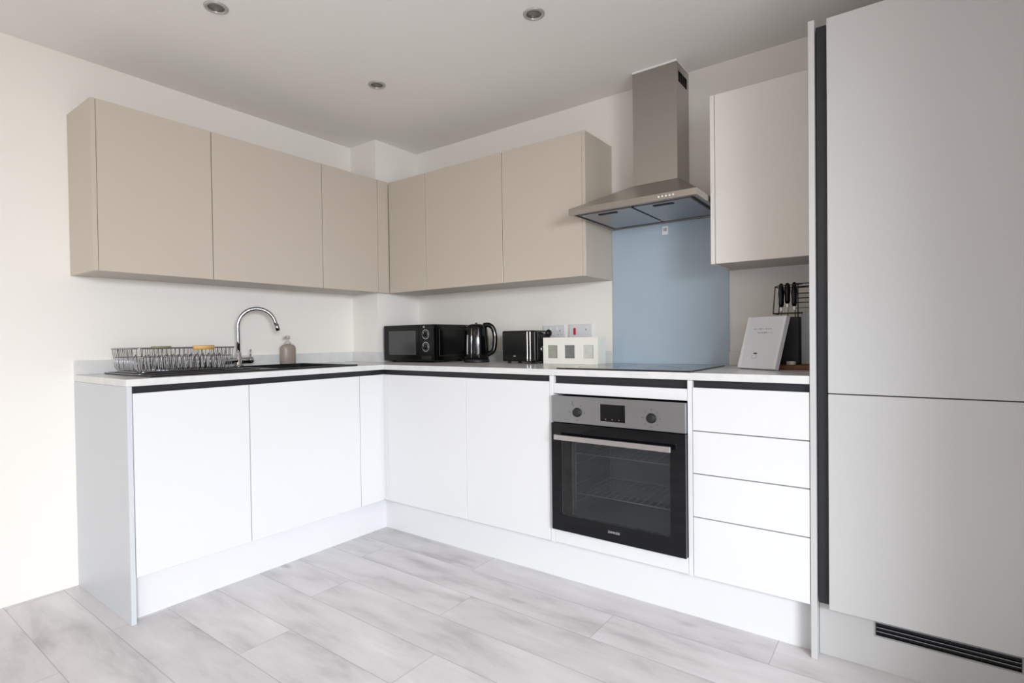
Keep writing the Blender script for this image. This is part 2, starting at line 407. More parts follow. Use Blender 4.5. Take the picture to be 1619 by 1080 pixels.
# ------------------------------------------------------------------ worktop with a cut-out for the sink
SX0, SX1, SY0, SY1 = -.565, -.085, -.585, -.165   # bowl opening
xs = [WL+.001, SX0+.02, SX1-.02, 0, XP0-.0005]; ys = [YE, SY0+.01, SY1-.01, 0, WB-.001]
xs2 = [WL+.001, BX-.0+.001, SX0+.0, SX1, 0, XP0-.0005]
xs = [WL+.001, SX0, BX+.0, SX1, 0, XP0-.0005]
xs = sorted([WL+.0005, SX0, BX+.0005, SX1, 0, XP0-.0005]); ys = sorted([YE, SY0, SY1, 0, BY-.0005, WB-.0005])
fill = set()
for i in range(len(xs)-1):
    for j in range(len(ys)-1):
        cx, cy = (xs[i]+xs[i+1])/2, (ys[j]+ys[j+1])/2
        if cy < 0 and cx > 0: continue
        if cx < BX and cy > BY: continue
        if SX0 < cx < SX1 and SY0 < cy < SY1: continue
        fill.add((i, j))
wt = MB().slab(xs, ys, fill, ZB, ZT)
tag(wt.build('worktop', 'quartz', bevel=.0015), 'L-shaped white quartz worktop over both base runs', 'worktop')
UZ = 1.0195
u = MB().box(WL+.0005, WL+.014, YE, BY-.0145, ZT+.0003, UZ, .001)
tag(u.build('upstand', 'quartz'), 'low marbled quartz upstand along the left wall behind the sink', 'upstand')
u = MB().prism([(WL+.0005, BY-.0005), (WL+.0005, BY-.014), (BX+.014, BY-.014), (BX+.014, WB-.014), (1.1295, WB-.014), (1.1295, WB-.0005), (BX+.0005, WB-.0005), (BX+.0005, BY-.0005)], ZT+.0003, UZ, 2)
tag(u.build('upstand', 'quartz'), 'low quartz upstand round the boxed corner behind microwave and toaster', 'upstand')
u = MB().box(1.7325, XP0-.001, WB-.014, WB-.0005, ZT+.0003, UZ, .001)
tag(u.build('upstand', 'quartz'), 'short quartz upstand right of the splashback behind the knife rack', 'upstand')

# ------------------------------------------------------------------ wall units
def wall_unit(x0, x1, y0, y1, facing, d0, d1, label, group, panel=None, mdoor='wallunit'):
    """box x0..x1,y0..y1; facing 'x' or 'y'; door from d0..d1 along the run"""
    t = thing('wall_cabinet', label, 'cabinet', ((x0+x1)/2, (y0+y1)/2, WZ0), group)
    c = MB().box(x0, x1, y0, y1, WZ0+.001, WZ1-.001); c.build('carcass', 'carcass', t)
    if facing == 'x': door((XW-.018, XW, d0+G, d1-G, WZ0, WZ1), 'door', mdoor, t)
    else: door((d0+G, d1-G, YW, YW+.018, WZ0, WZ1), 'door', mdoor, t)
    return t
gl, gb = 'wall cabinets on the left wall', 'wall cabinets on the back wall left of the hood'
Y0 = -1.2734; wy1, wy2, wy3 = -.7849, -.1640, .245
cx1 = XW-.0195
t = wall_unit(WL+.001, cx1, Y0+.019, wy1-.0005, 'x', Y0+.018, wy1, 'greige wall cabinet at the open end above the draining rack', gl)
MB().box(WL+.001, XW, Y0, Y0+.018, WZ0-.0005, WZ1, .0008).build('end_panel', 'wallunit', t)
wall_unit(WL+.001, cx1, wy1+.0005, wy2-.0005, 'x', wy1, wy2, 'wide greige wall cabinet on the left wall above the tap', gl)
wall_unit(WL+.001, cx1, wy2+.0005, wy3, 'x', wy2, wy3, 'narrow greige wall cabinet on the left wall beside the inner corner', gl)
t = thing('corner_filler', 'greige filler strips where the two rows of wall cabinets meet', 'filler', (XW, YW, WZ0))
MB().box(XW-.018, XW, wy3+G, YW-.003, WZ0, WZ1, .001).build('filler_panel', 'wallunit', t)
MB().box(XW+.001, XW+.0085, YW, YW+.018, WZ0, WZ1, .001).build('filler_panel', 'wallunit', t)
bx1, bx2, bx3 = .0174, .6121, 1.1118
cy0 = YW+.0195
wall_unit(XW+.011, bx1-.0005, cy0, WB-.001, 'y', XW+.0085, bx1, 'narrow greige wall cabinet on the back wall above the microwave', gb)
wall_unit(bx1+.0005, bx2-.0005, cy0, WB-.001, 'y', bx1, bx2, 'wide greige wall cabinet above the kettle, middle of the back row', gb)
t = wall_unit(bx2+.0005, bx3-.0005, cy0, WB-.001, 'y', bx2, bx3+.0005, 'greige wall cabinet immediately left of the cooker hood', gb)
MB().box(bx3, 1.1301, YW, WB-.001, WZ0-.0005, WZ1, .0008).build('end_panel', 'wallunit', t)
t = wall_unit(1.7525, 2.149, cy0, WB-.001, 'y', 1.7515, 2.1500, 'single light wall cabinet between cooker hood and tall fridge housing', None, mdoor='wallunit_light')
MB().box(1.7335, 1.7515, YW, WB-.001, WZ0-.0005, WZ1, .0008).build('end_panel', 'wallunit_light', t)

# ------------------------------------------------------------------ tall fridge housing
tag(MB().box(XP0, XP1, -.003, WB-.001, 0, 2.136, .0008).build('end_panel', 'tall'),
    'floor-standing white tall panel at the right end of the worktop', 'panel')
t = thing('fridge_housing', 'tall light grey integrated fridge freezer housing at the right edge', 'fridge', (2.5, .3, ZP))
MB().box(XP1+.001, 2.8, .058, WB-.001, ZP, 2.12).build('carcass', 'carcass_white', t)
MB().box(XP1+.0025, 2.2005, .017, .057, ZP+.012, 2.118, .0008).build('handle_rail', 'rail', t)
MB().box(2.2035, 2.7985, 0, .019, .8977+G, 2.1299, .0012).build('upper_door', 'tall', t)
MB().box(2.2035, 2.7985, 0, .019, ZP-.002, .8977-G, .0012).build('lower_door', 'tall', t)
pl = MB()
pl.box(XP1+.001, 2.329, .050, .066, 0, ZP-.006).box(2.329, 2.679, .050, .066, 0, .111).box(2.329, 2.679, .050, .066, .153, ZP-.006).box(2.679, 2.858, .050, .066, 0, ZP-.006)
t = thing('fridge_plinth', 'grey-white plinth with black ventilation grille below the fridge housing', 'plinth', (2.5, .06, 0))
pl.build('board', 'tall', t)
g = MB(); g.box(2.330, 2.678, .058, .066, .112, .152)
for i in (0, 1, 2, 3): z = .112+i*.0130; g.box(2.330, 2.678, .0485, .058, z, z+.0016)
for i in range(5): x = 2.3305+i*.0865; g.box(x, x+.0016, .0505, .058, .112, .1515)
GR = g.build('grille', 'vent', t)
for i in (1, 2): MB().box(2.3305, 2.6775, .0478, .0487, .112+i*.0130, .1136+i*.0130).build('louvre', 'silvermark', GR)
f = MB(); z0, z1 = .1105, .1535
f.box(2.326, 2.682, .0475, .050, z1, z1+.002).box(2.326, 2.682, .0475, .050, z0-.003, z0-.001).box(2.326, 2.3285, .0475, .050, z0-.001, z1).box(2.6795, 2.682, .0475, .050, z0-.001, z1)
f.build('grille_frame', 'silvermark', t)

# ------------------------------------------------------------------ oven
OX0, OX1, OZ0, OZ1, OZM = 1.1412, 1.7370, .2467, .8400, .7205
t = thing('oven', 'built-in single electric oven with steel control panel and black glass door', 'oven', ((OX0+OX1)/2, .2, OZ0))
b = MB()
x0, x1, y0, y1, z0, z1 = OX0+.02, OX1-.02, .028, .56, OZ0+.004, OZ1-.004
b.box(x0, x1, y1-.01, y1, z0, z1).box(x0, x0+.006, y0, y1-.01, z0, z1).box(x1-.006, x1, y0, y1-.01, z0, z1)
b.box(x0+.006, x1-.006, y0, y1-.01, z0, z0+.006).box(x0+.006, x1-.006, y0, y1-.01, OZM-.005, z1)
b.build('body', 'blackmatt', t)
cv = MB(); a0, a1, c0, c1 = OX0+.07, OX1-.075, OZ0+.055, OZM-.06
cv.box(a0, a0+.004, .034, .42, c0, c1).box(a1-.004, a1, .034, .42, c0, c1).box(a0, a1, .42, .424, c0, c1).box(a0, a1, .034, .42, c0-.004, c0).box(a0, a1, .034, .42, c1, c1+.004)
cv.build('cavity', 'enamel', t)
w = MB()
w.bm.free()
for xx in (a0+.010, a1-.010):
    w = MB()
    for zz in (.62, .575, .53, .485, .44, .395, .36): w.tube([(xx, .05, zz), (xx, .40, zz)], .002, 6)
    for yy in (.05, .40): w.tube([(xx, yy, .33), (xx, yy, .63)], .0025, 6)
    w.build('side_rack', 'rackwire', t)
for zz, nm in ((.578, 'shelf'), (.398, 'shelf')):
    w = MB(); w.tube([(a0+.013, .06, zz), (a1-.013, .06, zz), (a1-.013, .39, zz), (a0+.013, .39, zz)], .0032, 8, closed=True)
    for i in range(12):
        xx = a0+.05+i*(a1-a0-.1)/11; w.tube([(xx, .06, zz), (xx, .39, zz)], .0014, 6)
    w.build(nm, 'rackwire', t)
cp = MB().box(OX0, OX1, -.020, .0005, OZM+.003, OZ1, .0015, 2); cp.build('control_panel', 'steel_h', t)
for xk in (1.270, 1.602):
    k = MB().lathe([(0, .0), (.0200, .0), (.0200, .001), (.0175, .0015), (.0175, .011), (.016, .0125), (0, .0125)], (xk, -.0201, .7725), 32, axis=(0, -1, 0)).build('knob', 'blackmatt', t)
    r = MB().lathe([(.0178, 0), (.0190, 0), (.0190, .0008), (.0178, .0008)], (xk, -.0203, .7725), 32, axis=(0, -1, 0)).build('knob_ring', 'chrome', k)
mk = MB()
def mark(x, z, w_=.004, h=.004): mk.box(x-w_/2, x+w_/2, -.0206, -.0199, z-h/2, z+h/2)
for xk, fl in ((1.270, 0), (1.602, 1)):
    for a in (0, 45, 90, 135, 180, 225, 270, 315) if fl else (0, 60, 120, 180, 270):
        mark(xk+.036*math.cos(math.radians(a)), .7725+.034*math.sin(math.radians(a)), .0035 if a % 90 else .0045, .005)
mark(1.247, .812, .003, .014)
mk.build('dial_marks', 'mark', t)
dsp = MB().box(1.381, 1.491, -.0215, -.0198, .7445, .8155, .001).build('display', 'blackgloss', t)
MB().box(1.3785, 1.381, -.0219, -.0199, .742, .818).box(1.381, 1.491, -.0219, -.0199, .742, .7444).build('display_trim', 'chrome', dsp)
for i in range(3): MB().lathe([(0, 0), (.003, 0), (.003, .0004), (0, .0004)], (1.405+i*.03, -.0215, .7535), 12, axis=(0, -1, 0)).build('touch_button', 'mark', dsp)
# door: black glass frame round a tinted window
WX0, WX1, WZa, WZb = 1.193, 1.677, .318, .668
dr = MB()
dr.box(OX0, WX0, -.024, .0, OZ0, OZM).box(WX1, OX1, -.024, .0, OZ0, OZM).box(WX0, WX1, -.024, .0, OZ0, WZa).box(WX0, WX1, -.024, .0, WZb, OZM)
D = dr.build('door', 'blackgloss', t)
MB().box(WX0+.0005, WX1-.0005, -.0235, -.0205, WZa+.0005, WZb-.0005).build('window', 'ovenglass', D)
h = MB().box(1.176, 1.692, -.062, -.048, .653, .675, .002, 2); H = h.build('handle', 'alu', D)
for xx in (1.200, 1.648): MB().box(xx, xx+.022, -.049, -.0239, .656, .672, .001).build('handle_post', 'blackmatt', H)
def text(body, size, m, parent, mtx, name='lettering', depth=.0002):
    c = bpy.data.curves.new('txt', 'FONT'); c.body = body; c.size = size; c.align_x = 'CENTER'; c.align_y = 'CENTER'; c.extrude = depth; c.offset = size*.012
    o = bpy.data.objects.new('txt', c); COL.objects.link(o)
    dg = bpy.context.evaluated_depsgraph_get(); me = bpy.data.meshes.new_from_object(o.evaluated_get(dg))
    bpy.data.objects.remove(o); bpy.data.curves.remove(c)
    s = MB(); s.bm.from_mesh(me); bpy.data.meshes.remove(me)
    bmesh.ops.transform(s.bm, matrix=mtx, verts=s.bm.verts[:])
    return s.build(name, m, parent)
FRONT = Matrix.Rotation(PI/2, 4, 'X')
text('ZANUSSI', .0135, 'silvermark', D, Matrix.Translation((1.4385, -.0243, .2865)) @ FRONT)

# ------------------------------------------------------------------ hob and splashback
hb = MB().slab([1.1445, 1.7445], [.020, .505], {(0, 0)}, ZT+.0004, ZT+.006)
H = tag(hb.build('hob', 'hob', bevel=.0015), 'flat black glass hob set on the worktop in front of the blue splashback', 'hob')
ROOT[H.name] = Vector(H.location)
zn = MB()
zn.bm.free()
for x, y, r in ((1.29, .15, .09), (1.59, .15, .075), (1.29, .38, .075), (1.59, .38, .1)):
    zn = MB(); zn.lathe([(r, 0), (r+.0015, 0), (r+.0015, .0002), (r, .0002), (r, 0)], (x, y, ZT+.0061), 48)
    zn.build('cooking_zone', 'mark', H)
sp = thing('splashback', 'tall blue-grey glass splashback behind the hob and below the hood', 'splashback', (1.43, WB-.004, ZT))
MB().box(1.1315, 1.7310, WB-.0065, WB-.0005, ZT+.0005, 1.6695).build('glass_panel', 'splash', sp)
cl = MB().box(1.410, 1.440, WB-.0085, WB-.0066, 1.612, 1.655, .0005)
C1 = cl.build('adhesive_label', 'white_pl', sp)
MB().box(1.416, 1.434, WB-.0092, WB-.0086, 1.630, 1.646).build('label_print', 'silvermark', C1)

# ------------------------------------------------------------------ cooker hood
hx0, hx1, hy, hz = 1.1315, 1.7285, .165, 1.6708
t = thing('cooker_hood', 'stainless steel chimney cooker hood above the hob', 'cooker hood', (1.43, .4, hz))
b = bmesh.new(); lip = .028; LY = WB-.001
def ring(x0, x1, y0, y1, z): return [b.verts.new(p) for p in ((x0,y0,z),(x1,y0,z),(x1,y1,z),(x0,y1,z))]
r0 = ring(hx0, hx1, hy, LY, hz); r1 = ring(hx0, hx1, hy, LY, hz+lip); r2 = ring(1.3272-.004, 1.5469+.004, .4643, LY, 1.838)
ri = ring(hx0+.018, hx1-.018, hy+.018, LY-.02, hz); rj = ring(hx0+.018, hx1-.018, hy+.018, LY-.02, hz+.012)
for A, B in ((r0, r1), (r1, r2)):
    for i in range(4): b.faces.new((A[i], A[(i+1) % 4], B[(i+1) % 4], B[i]))
for i in range(4):
    b.faces.new((r0[i], ri[i], ri[(i+1) % 4], r0[(i+1) % 4])); b.faces.new((ri[i], rj[i], rj[(i+1) % 4], ri[(i+1) % 4]))
b.faces.new(r2); b.faces.new(rj[::-1]); bmesh.ops.recalc_face_normals(b, faces=b.faces[:])
m = MB(); m.merge(b); m.build('canopy', 'steel', t, bevel=.0012)
for x0, x1 in ((1.172, 1.424), (1.436, 1.688)):
    f = MB().box(x0, x1, .215, .585, hz-.001, hz+.0115, .002).build('grease_filter', 'filter', t)
    xm = (x0+x1)/2
    MB().box(xm-.045, xm+.045, .232, .252, hz-.0045, hz-.0009, .0008).build('filter_latch', 'blackmatt', f)
ch = MB()
cx0, cx1, cyf = 1.3272, 1.5469, .4683
ch.box(cx0, cx0+.0012, cyf, WB-.001, 1.836, 2.386).box(cx0+.0012, cx1-.0012, cyf, cyf+.0012, 1.836, 2.386)
ch.box(cx1-.0012, cx1, cyf, .489, 1.836, 2.386).box(cx1-.0012, cx1, .613, WB-.001, 1.836, 2.386).box(cx1-.0012, cx1, .489, .613, 1.836, 2.300).box(cx1-.0012, cx1, .489, .613, 2.352, 2.386)
CH = ch.build('chimney', 'steel', t)
sl = MB().box(cx1-.012, cx1-.006, .487, .615, 2.297, 2.355)
for i in range(5): y = .493+i*.0285; sl.box(cx1-.006, cx1-.002, y, y+.003, 2.300, 2.352)
sl.build('outlet_slots', 'blackmatt', CH)
MB().box(cx0-.001, cx1+.001, cyf-.001, WB-.001, 2.3865, 2.3958).build('ceiling_trim', 'white_pl', t)
for i in range(5):
    xx = 1.570+i*.0155
    bt = MB(); bt.lathe([(0, 0), (.0042, 0), (.0042, .002), (0, .002)], (xx, hy-.0002, hz+.014), 16, axis=(0, -1, 0))
    bt.build('push_button', 'white_pl', t)

# ------------------------------------------------------------------ sink, tap, soap, draining rack
BX0, BX1, BY0, BY1 = -.535, -.115, -.56, -.19
t = thing('sink', 'black composite sink with drainer set in the left worktop', 'sink', (-.32, -.65, ZT))
xs = [-.578, SX0+.004, SX1-.004, -.060]; ys = [-1.165, SY0+.004, SY1-.004, -.130]
cells = {(i, j) for i in range(3) for j in range(3)} - {(1, 1)}
MB().slab(xs, ys, cells, ZT+.0004, ZT+.007).build('rim', 'sink', t, bevel=.002)
bw = MB(); zb = .775
X0, X1, Y0_, Y1_ = SX0+.004, SX1-.004, SY0+.004, SY1-.004
bw.box(X0, X0+.006, Y0_, Y1_, zb, ZT+.0002).box(X1-.006, X1, Y0_, Y1_, zb, ZT+.0002).box(X0, X1, Y0_, Y0_+.006, zb, ZT+.0002).box(X0, X1, Y1_-.006, Y1_, zb, ZT+.0002).box(X0, X1, Y0_, Y1_, zb-.006, zb)
bw.build('bowl', 'sink', t)
MB().lathe([(0, 0), (.042, 0), (.045, .002), (.030, .003), (0, .001)], ((X0+X1)/2, (Y0_+Y1_)/2, zb+.0005), 32).build('waste', 'chrome', t)
gr = MB()
for i in range(9): x = -.50+i*.045; gr.box(x, x+.012, -1.12, -.66, ZT+.0068, ZT+.0100, .0015)
gr.build('drainer_ridges', 'sink', t)

tx, ty = -.5300-.0, -.562; TZ = ZT+.0072
t = thing('tap', 'chrome swan-neck mixer tap with two lever handles at the sink', 'tap', (tx, ty, TZ))
MB().lathe([(0, 0), (.027, 0), (.027, .004), (.021, .007), (.0195, .012), (.0195, .052), (.017, .056), (.0145, .075), (.0125, .080), (0, .080)], (tx, ty, TZ), 32).build('body', 'chrome', t)
ba = MB(); ba.tube([(tx, ty-.056, TZ+.033), (tx, ty+.056, TZ+.033)], .0175, 24)
ba.build('valve_bar', 'chrome', t, bevel=.002)
for s_ in (-1, 1):
    k = MB().tube([(tx, ty+s_*.0565, TZ+.033), (tx, ty+s_*.078, TZ+.033)], .0190, 24).build('handle', 'chrome', t, bevel=.002)
    MB().tube([(tx, ty+s_*.067, TZ+.048), (tx, ty+s_*.070, TZ+.092)], [.0042, .0036], 12).build('lever', 'chrome', k)
dx, dy = .40, .9165; R_ = .0965
pts = [(tx, ty, TZ+.078), (tx, ty, TZ+.14), (tx, ty, TZ+.205)]
zc = TZ+.218
for i in range(0, 21):
    a = PI-i*PI*.92/20
    pts.append((tx+dx*(R_+R_*math.cos(a)), ty+dy*(R_+R_*math.cos(a)), zc+R_*1.03*math.sin(a)))
e = Vector(pts[-1]); td = (e-Vector(pts[-2])).normalized(); pts.append(e+td*.02)
MB().tube(pts, .0108, 16).build('spout', 'chrome', t)
MB().tube([e+td*.012, e+td*.050], .0132, 20).build('aerator', 'chrome', t)

sx_, sy_ = -.548, -.255
t = thing('soap_dispenser', 'taupe pump bottle of soap standing behind the sink', 'soap bottle', (sx_, sy_, ZT+.0075))
MB().lathe([(0, 0), (.044, 0), (.046, .003), (.047, .05), (.047, .090), (.045, .101), (.036, .112), (.022, .116), (.016, .118), (0, .118)], (sx_, sy_, ZT+.0075), 32, sx=.72, sy=1.0).build('bottle', 'bottle', t)
pm = MB().lathe([(0, .117), (.017, .117), (.017, .130), (.006, .132), (.006, .150), (.013, .151), (.013, .164), (.009, .168), (0, .168)], (sx_, sy_, ZT+.0075), 24)
P_ = pm.build('pump', 'pump', t)
MB().tube([(sx_, sy_-.002, ZT+.166), (sx_+.008, sy_-.03, ZT+.166), (sx_+.009, sy_-.034, ZT+.155)], .0042, 10).build('nozzle', 'pump', P_)

# wire dish rack on the drainer
rx0, rx1, ry0, ry1, rz0, rz1 = -.425, -.150, -1.190, -.765, ZT+.014, 1.072
t = thing('dish_rack', 'chrome wire dish draining rack with wooden grips on the sink drainer', 'dish rack', ((rx0+rx1)/2, (ry0+ry1)/2, ZT+.0103))
def rrect(x0, x1, y0, y1, z, r, n=5):
    out = []
    for cx, cy, a0 in ((x1-r, y1-r, 0), (x0+r, y1-r, 90), (x0+r, y0+r, 180), (x1-r, y0+r, 270)):
        for i in range(n+1):
            a = math.radians(a0+90*i/n); out.append((cx+r*math.cos(a), cy+r*math.sin(a), z))
    return out
f = MB(); f.tube(rrect(rx0, rx1, ry0, ry1, rz1, .03), .0030, 8, closed=True)
f.tube(rrect(rx0+.008, rx1-.008, ry0+.008, ry1-.008, rz1-.038, .03), .0018, 6, closed=True)
f.tube(rrect(rx0+.02, rx1-.02, ry0+.02, ry1-.02, rz0+.003, .03), .0024, 6, closed=True)
for i in range(21):
    y = ry0+.032+i*(ry1-ry0-.064)/20
    f.tube([(rx0, y, rz1), (rx0+.010, y, rz0+.02), (rx0+.022, y, rz0+.003), (rx1-.022, y, rz0+.003), (rx1-.010, y, rz0+.02), (rx1, y, rz1)], .0015, 6)
for i in range(12):
    x = rx0+.032+i*(rx1-rx0-.064)/11
    f.tube([(x, ry0, rz1), (x, ry0+.010, rz0+.02), (x, ry0+.022, rz0+.003), (x, ry1-.022, rz0+.003), (x, ry1-.010, rz0+.02), (x, ry1, rz1)], .0015, 6)
f.build('basket', 'wire', t)
for xx in (-.36, -.25):
    f = MB()
    for i in range(13):
        y = ry0+.07+i*.026
        f.tube([(xx, y, rz0+.005), (xx+.005, y-.004, rz0+.055), (xx+.025, y, rz0+.075), (xx+.045, y-.004, rz0+.055), (xx+.05, y, rz0+.005)], .0015, 6)
    f.tube([(xx, ry0+.03, rz0+.006), (xx, ry1-.03, rz0+.006)], .0018, 6).tube([(xx+.05, ry0+.03, rz0+.006), (xx+.05, ry1-.03, rz0+.006)], .0018, 6)
    f.build('plate_holder', 'wire', t)
MB().tube([(rx1-.0, -.960, rz1+.001), (rx1-.0, -.870, rz1+.001)], .0095, 16).build('grip', 'wood', t)
MB().tube([(rx0, -1.025, rz1+.001), (rx0, -.94, rz1+.001)], .0070, 16).build('grip', mat('green_grip', (140, 140, 98), .5, noise=.1), t)
for x in (rx0+.03, rx1-.03):
    for y in (ry0+.05, ry1-.05):
        MB().lathe([(0, 0), (.007, 0), (.007, .006), (0, .007)], (x, y, ZT+.0103), 12).build('foot', 'rubber', t)
f = MB(); zt_ = ZT+.0108
f.tube(rrect(rx0-.02, rx1+.04, ry0-.015, ry1+.02, zt_+.0015, .03), .0016, 6, closed=True)
f.build('base_wire', 'wire', t)

# ------------------------------------------------------------------ microwave
mx0, mx1, my0, my1, mz0, mz1 = -.314, .132, .28, .605, .966, 1.188
t = thing('microwave', 'black microwave oven in the worktop corner with two dials', 'microwave', ((mx0+mx1)/2, (my0+my1)/2, ZT+.0003))
MB().box(mx0, mx1, my0+.022, my1, mz0, mz1, .005, 2).build('casing', 'blackplastic', t)
s = MB(); a, c = my0+.045, my1-.03
for (y0, y1, z0, z1) in ((a, c, mz1-.032, mz1-.026), (a, c, mz0+.026, mz0+.032), (a, a+.006, mz0+.026, mz1-.026), (c-.006, c, mz0+.026, mz1-.026)):
    s.box(mx1-.001, mx1+.0025, y0, y1, z0, z1, .001)
s.build('side_embossing', 'blackmatt', t)
d = MB(); xd = .005
D = MB().box(mx0, xd-.001, my0, my0+.0215, mz0, mz1, .003, 2).build('door', 'blackplastic', t)
MB().box(-.262, -.026, my0-.0012, my0+.001, mz0+.040, mz1-.040, .0008).build('door_window', mat('window_mesh_grey', (74, 74, 76), .10, noise=.05, nscale=200), D)
wf = MB(); a, b_, c, e_ = -.262, -.026, mz0+.040, mz1-.040
for q in ((a-.003, b_+.003, e_, e_+.003), (a-.003, b_+.003, c-.003, c), (a-.003, a, c, e_), (b_, b_+.003, c, e_)):
    wf.box(q[0], q[1], my0-.0018, my0+.0004, q[2], q[3])
wf.build('window_border', 'mark', D)
CP = MB().box(xd, mx1, my0, my0+.0215, mz0, mz1, .003, 2).build('control_panel', 'blackplastic', t)
for zk in (1.128, 1.052):
    k = MB().lathe([(0, 0), (.0165, 0), (.0155, .014), (.013, .017), (0, .017)], (.063, my0-.0002, zk), 32, axis=(0, -1, 0)).build('dial', 'blackplastic', CP)
    MB().lathe([(.0168, 0), (.0195, 0), (.0195, .004), (.0168, .004), (.0168, 0)], (.063, my0-.0003, zk), 32, axis=(0, -1, 0)).build('dial_ring', 'chrome', k)
    MB().lathe([(.0255, 0), (.0300, 0), (.0300, .0006), (.0255, .0006), (.0255, 0)], (.063, my0-.0003, zk), 32, axis=(0, -1, 0)).build('scale_ring', 'silvermark', k)
    MB().box(.0622, .0638, my0-.0185, my0-.0170, zk+.002, zk+.014).build('pointer', 'silvermark', k)
MB().box(.042, .056, my0-.0006, my0+.0004, 1.168, 1.178).build('printed_mark', 'silvermark', CP)
MB().box(.030, .105, my0-.0015, my0+.001, mz0+.010, mz0+.030, .001).build('door_button', 'blackmatt', CP)
for x in (mx0+.04, mx1-.04):
    for y in (my0+.05, my1-.05): MB().lathe([(0, 0), (.012, 0), (.012, .0115), (0, .0115)], (x, y, ZT+.0003), 12).build('foot', 'rubber', t)

# ------------------------------------------------------------------ kettle
kx, ky = .318, .455
t = thing('kettle', 'black jug kettle with chrome strips between microwave and toaster', 'kettle', (kx, ky, ZT+.0003))
MB().lathe([(0, 0), (.076, 0), (.078, .004), (.076, .018), (.070, .021), (0, .021)], (kx, ky, ZT+.0003), 40).build('power_base', 'blackmatt', t)
B = MB().lathe([(0, .0215), (.071, .0215), (.074, .026), (.0745, .06), (.073, .13), (.069, .190), (.065, .210), (.055, .223), (.03, .231), (0, .232)], (kx, ky, ZT+.0003), 48).build('jug', 'blackplastic', t)
vx, vy = .663, -.749
def around(ang, r): return (kx+r*math.cos(ang), ky+r*math.sin(ang))
va = math.atan2(CAM.y-ky, CAM.x-kx)
for off, wd, mm, nm in ((-.42, .0032, 'chrome', 'chrome_strip'), (.18, .0028, 'chrome', 'chrome_strip')):
    pts = []
    for z, r in ((.030, .0745), (.06, .0745), (.10, .0738), (.13, .0730), (.17, .0703), (.205, .0660)):
        x, y = around(va+off, r); pts.append((x, y, ZT+z))
    MB().tube(pts, wd, 8).build(nm, mm, t)
pts = []
for z, r in ((.05, .0735), (.09, .0735), (.13, .0722), (.165, .0700)):
    x, y = around(va-.83, r); pts.append((x, y, ZT+z))
MB().tube(pts, .0052, 8).build('water_gauge', mat('gauge_plastic', (170, 172, 176), .2, noise=.02), t)
hd = Vector((math.cos(va+1.35), math.sin(va+1.35), 0)); kc = Vector((kx, ky, ZT))
pth = [kc+hd*.045+Vector((0,0,.222)), kc+hd*.075+Vector((0,0,.224)), kc+hd*.100+Vector((0,0,.207)), kc+hd*.113+Vector((0,0,.165)), kc+hd*.113+Vector((0,0,.115)), kc+hd*.102+Vector((0,0,.068)), kc+hd*.070+Vector((0,0,.048))]
def smooth(p, n=5):
    out = []
    for i in range(len(p)-1):
        a, b, c, d = p[max(i-1,0)], p[i], p[i+1], p[min(i+2,len(p)-1)]
        for k in range(n):
            q = k/n; out.append(.5*((2*b)+(-a+c)*q+(2*a-5*b+4*c-d)*q*q+(-a+3*b-3*c+d)*q**3))
    out.append(p[-1]); return out
Hh = MB().tube(smooth(pth), .0145, 14).build('handle', 'blackplastic', t)
off = Vector((math.cos(va), math.sin(va), 0))*.0135
MB().tube([q+off for q in smooth(pth)[8:26]], .0028, 8).build('handle_trim', 'chrome', Hh)
MB().lathe([(0, 0), (.006, 0), (.007, .008), (0, .010)], (kx, ky, ZT+.230), 20).build('lid_knob', 'blackplastic', t)
sp_ = Vector((math.cos(va-1.6), math.sin(va-1.6), 0))
MB().tube([kc+sp_*.050+Vector((0,0,.190)), kc+sp_*.074+Vector((0,0,.214))], [.022, .012], 14).build('spout', 'blackplastic', t)

# ------------------------------------------------------------------ toaster
ax0, ax1, ay0, ay1, az0, az1 = .552, .777, .400, .565, .966, 1.139
t = thing('toaster', 'black two-slice toaster with chrome stripes and round lever knob', 'toaster', ((ax0+ax1)/2, (ay0+ay1)/2, ZT+.0003))
bo = MB(); sl0, sl1 = ax0+.03, ax1-.045
xs = [ax0, sl0, sl1, ax1]; ys = [ay0, ay0+.04, ay0+.068, ay0+.097, ay0+.125, ay1]
cells = {(i, j) for i in range(3) for j in range(5)} - {(1, 1), (1, 3)}
bo.slab(xs, ys, cells, az0, az1)
T = bo.build('body', 'blackplastic', t, bevel=.009, seg=3)
MB().box(sl0-.001, sl1+.001, ay0+.039, ay0+.126, az0+.02, az0+.03).build('crumb_tray', 'blackmatt', t)
for x in (.7235, .7430): MB().box(x, x+.0065, ay0-.0035, ay0+.002, az0+.004, az1-.006, .001).build('chrome_stripe', 'chrome', t)
MB().lathe([(0,0),(.011,0),(.011,.0008),(0,.0008)], (.640, ay0-.0005, az0+.030), 24, axis=(0,-1,0)).build('badge', 'blackmatt', t)
MB().box(.632, .648, ay0-.0018, ay0-.0002, az0+.028, az0+.033).build('badge_print', 'silvermark', t)
E_ = MB().box(ax1-.0005, ax1+.006, ay0+.018, ay1-.018, az0+.010, az1-.008, .002).build('end_cap', 'blackmatt', t)
lv = MB().tube([(ax1+.004, .455, 1.1225), (ax1+.048, .455, 1.1225)], .0060, 12).build('lever', 'chrome', t)
MB().lathe([(0, 0), (.013, .001), (.0185, .006), (.0205, .013), (.0185, .021), (.011, .027), (0, .028)], (ax1+.044, .455, 1.1225), 28, axis=(1, -.25, 0)).build('lever_knob', 'blackplastic', lv)
MB().lathe([(0, 0), (.016, 0), (.015, .010), (0, .011)], (ax1+.0062, .455, 1.035), 28, axis=(1, 0, 0)).build('browning_dial', 'chrome', E_)
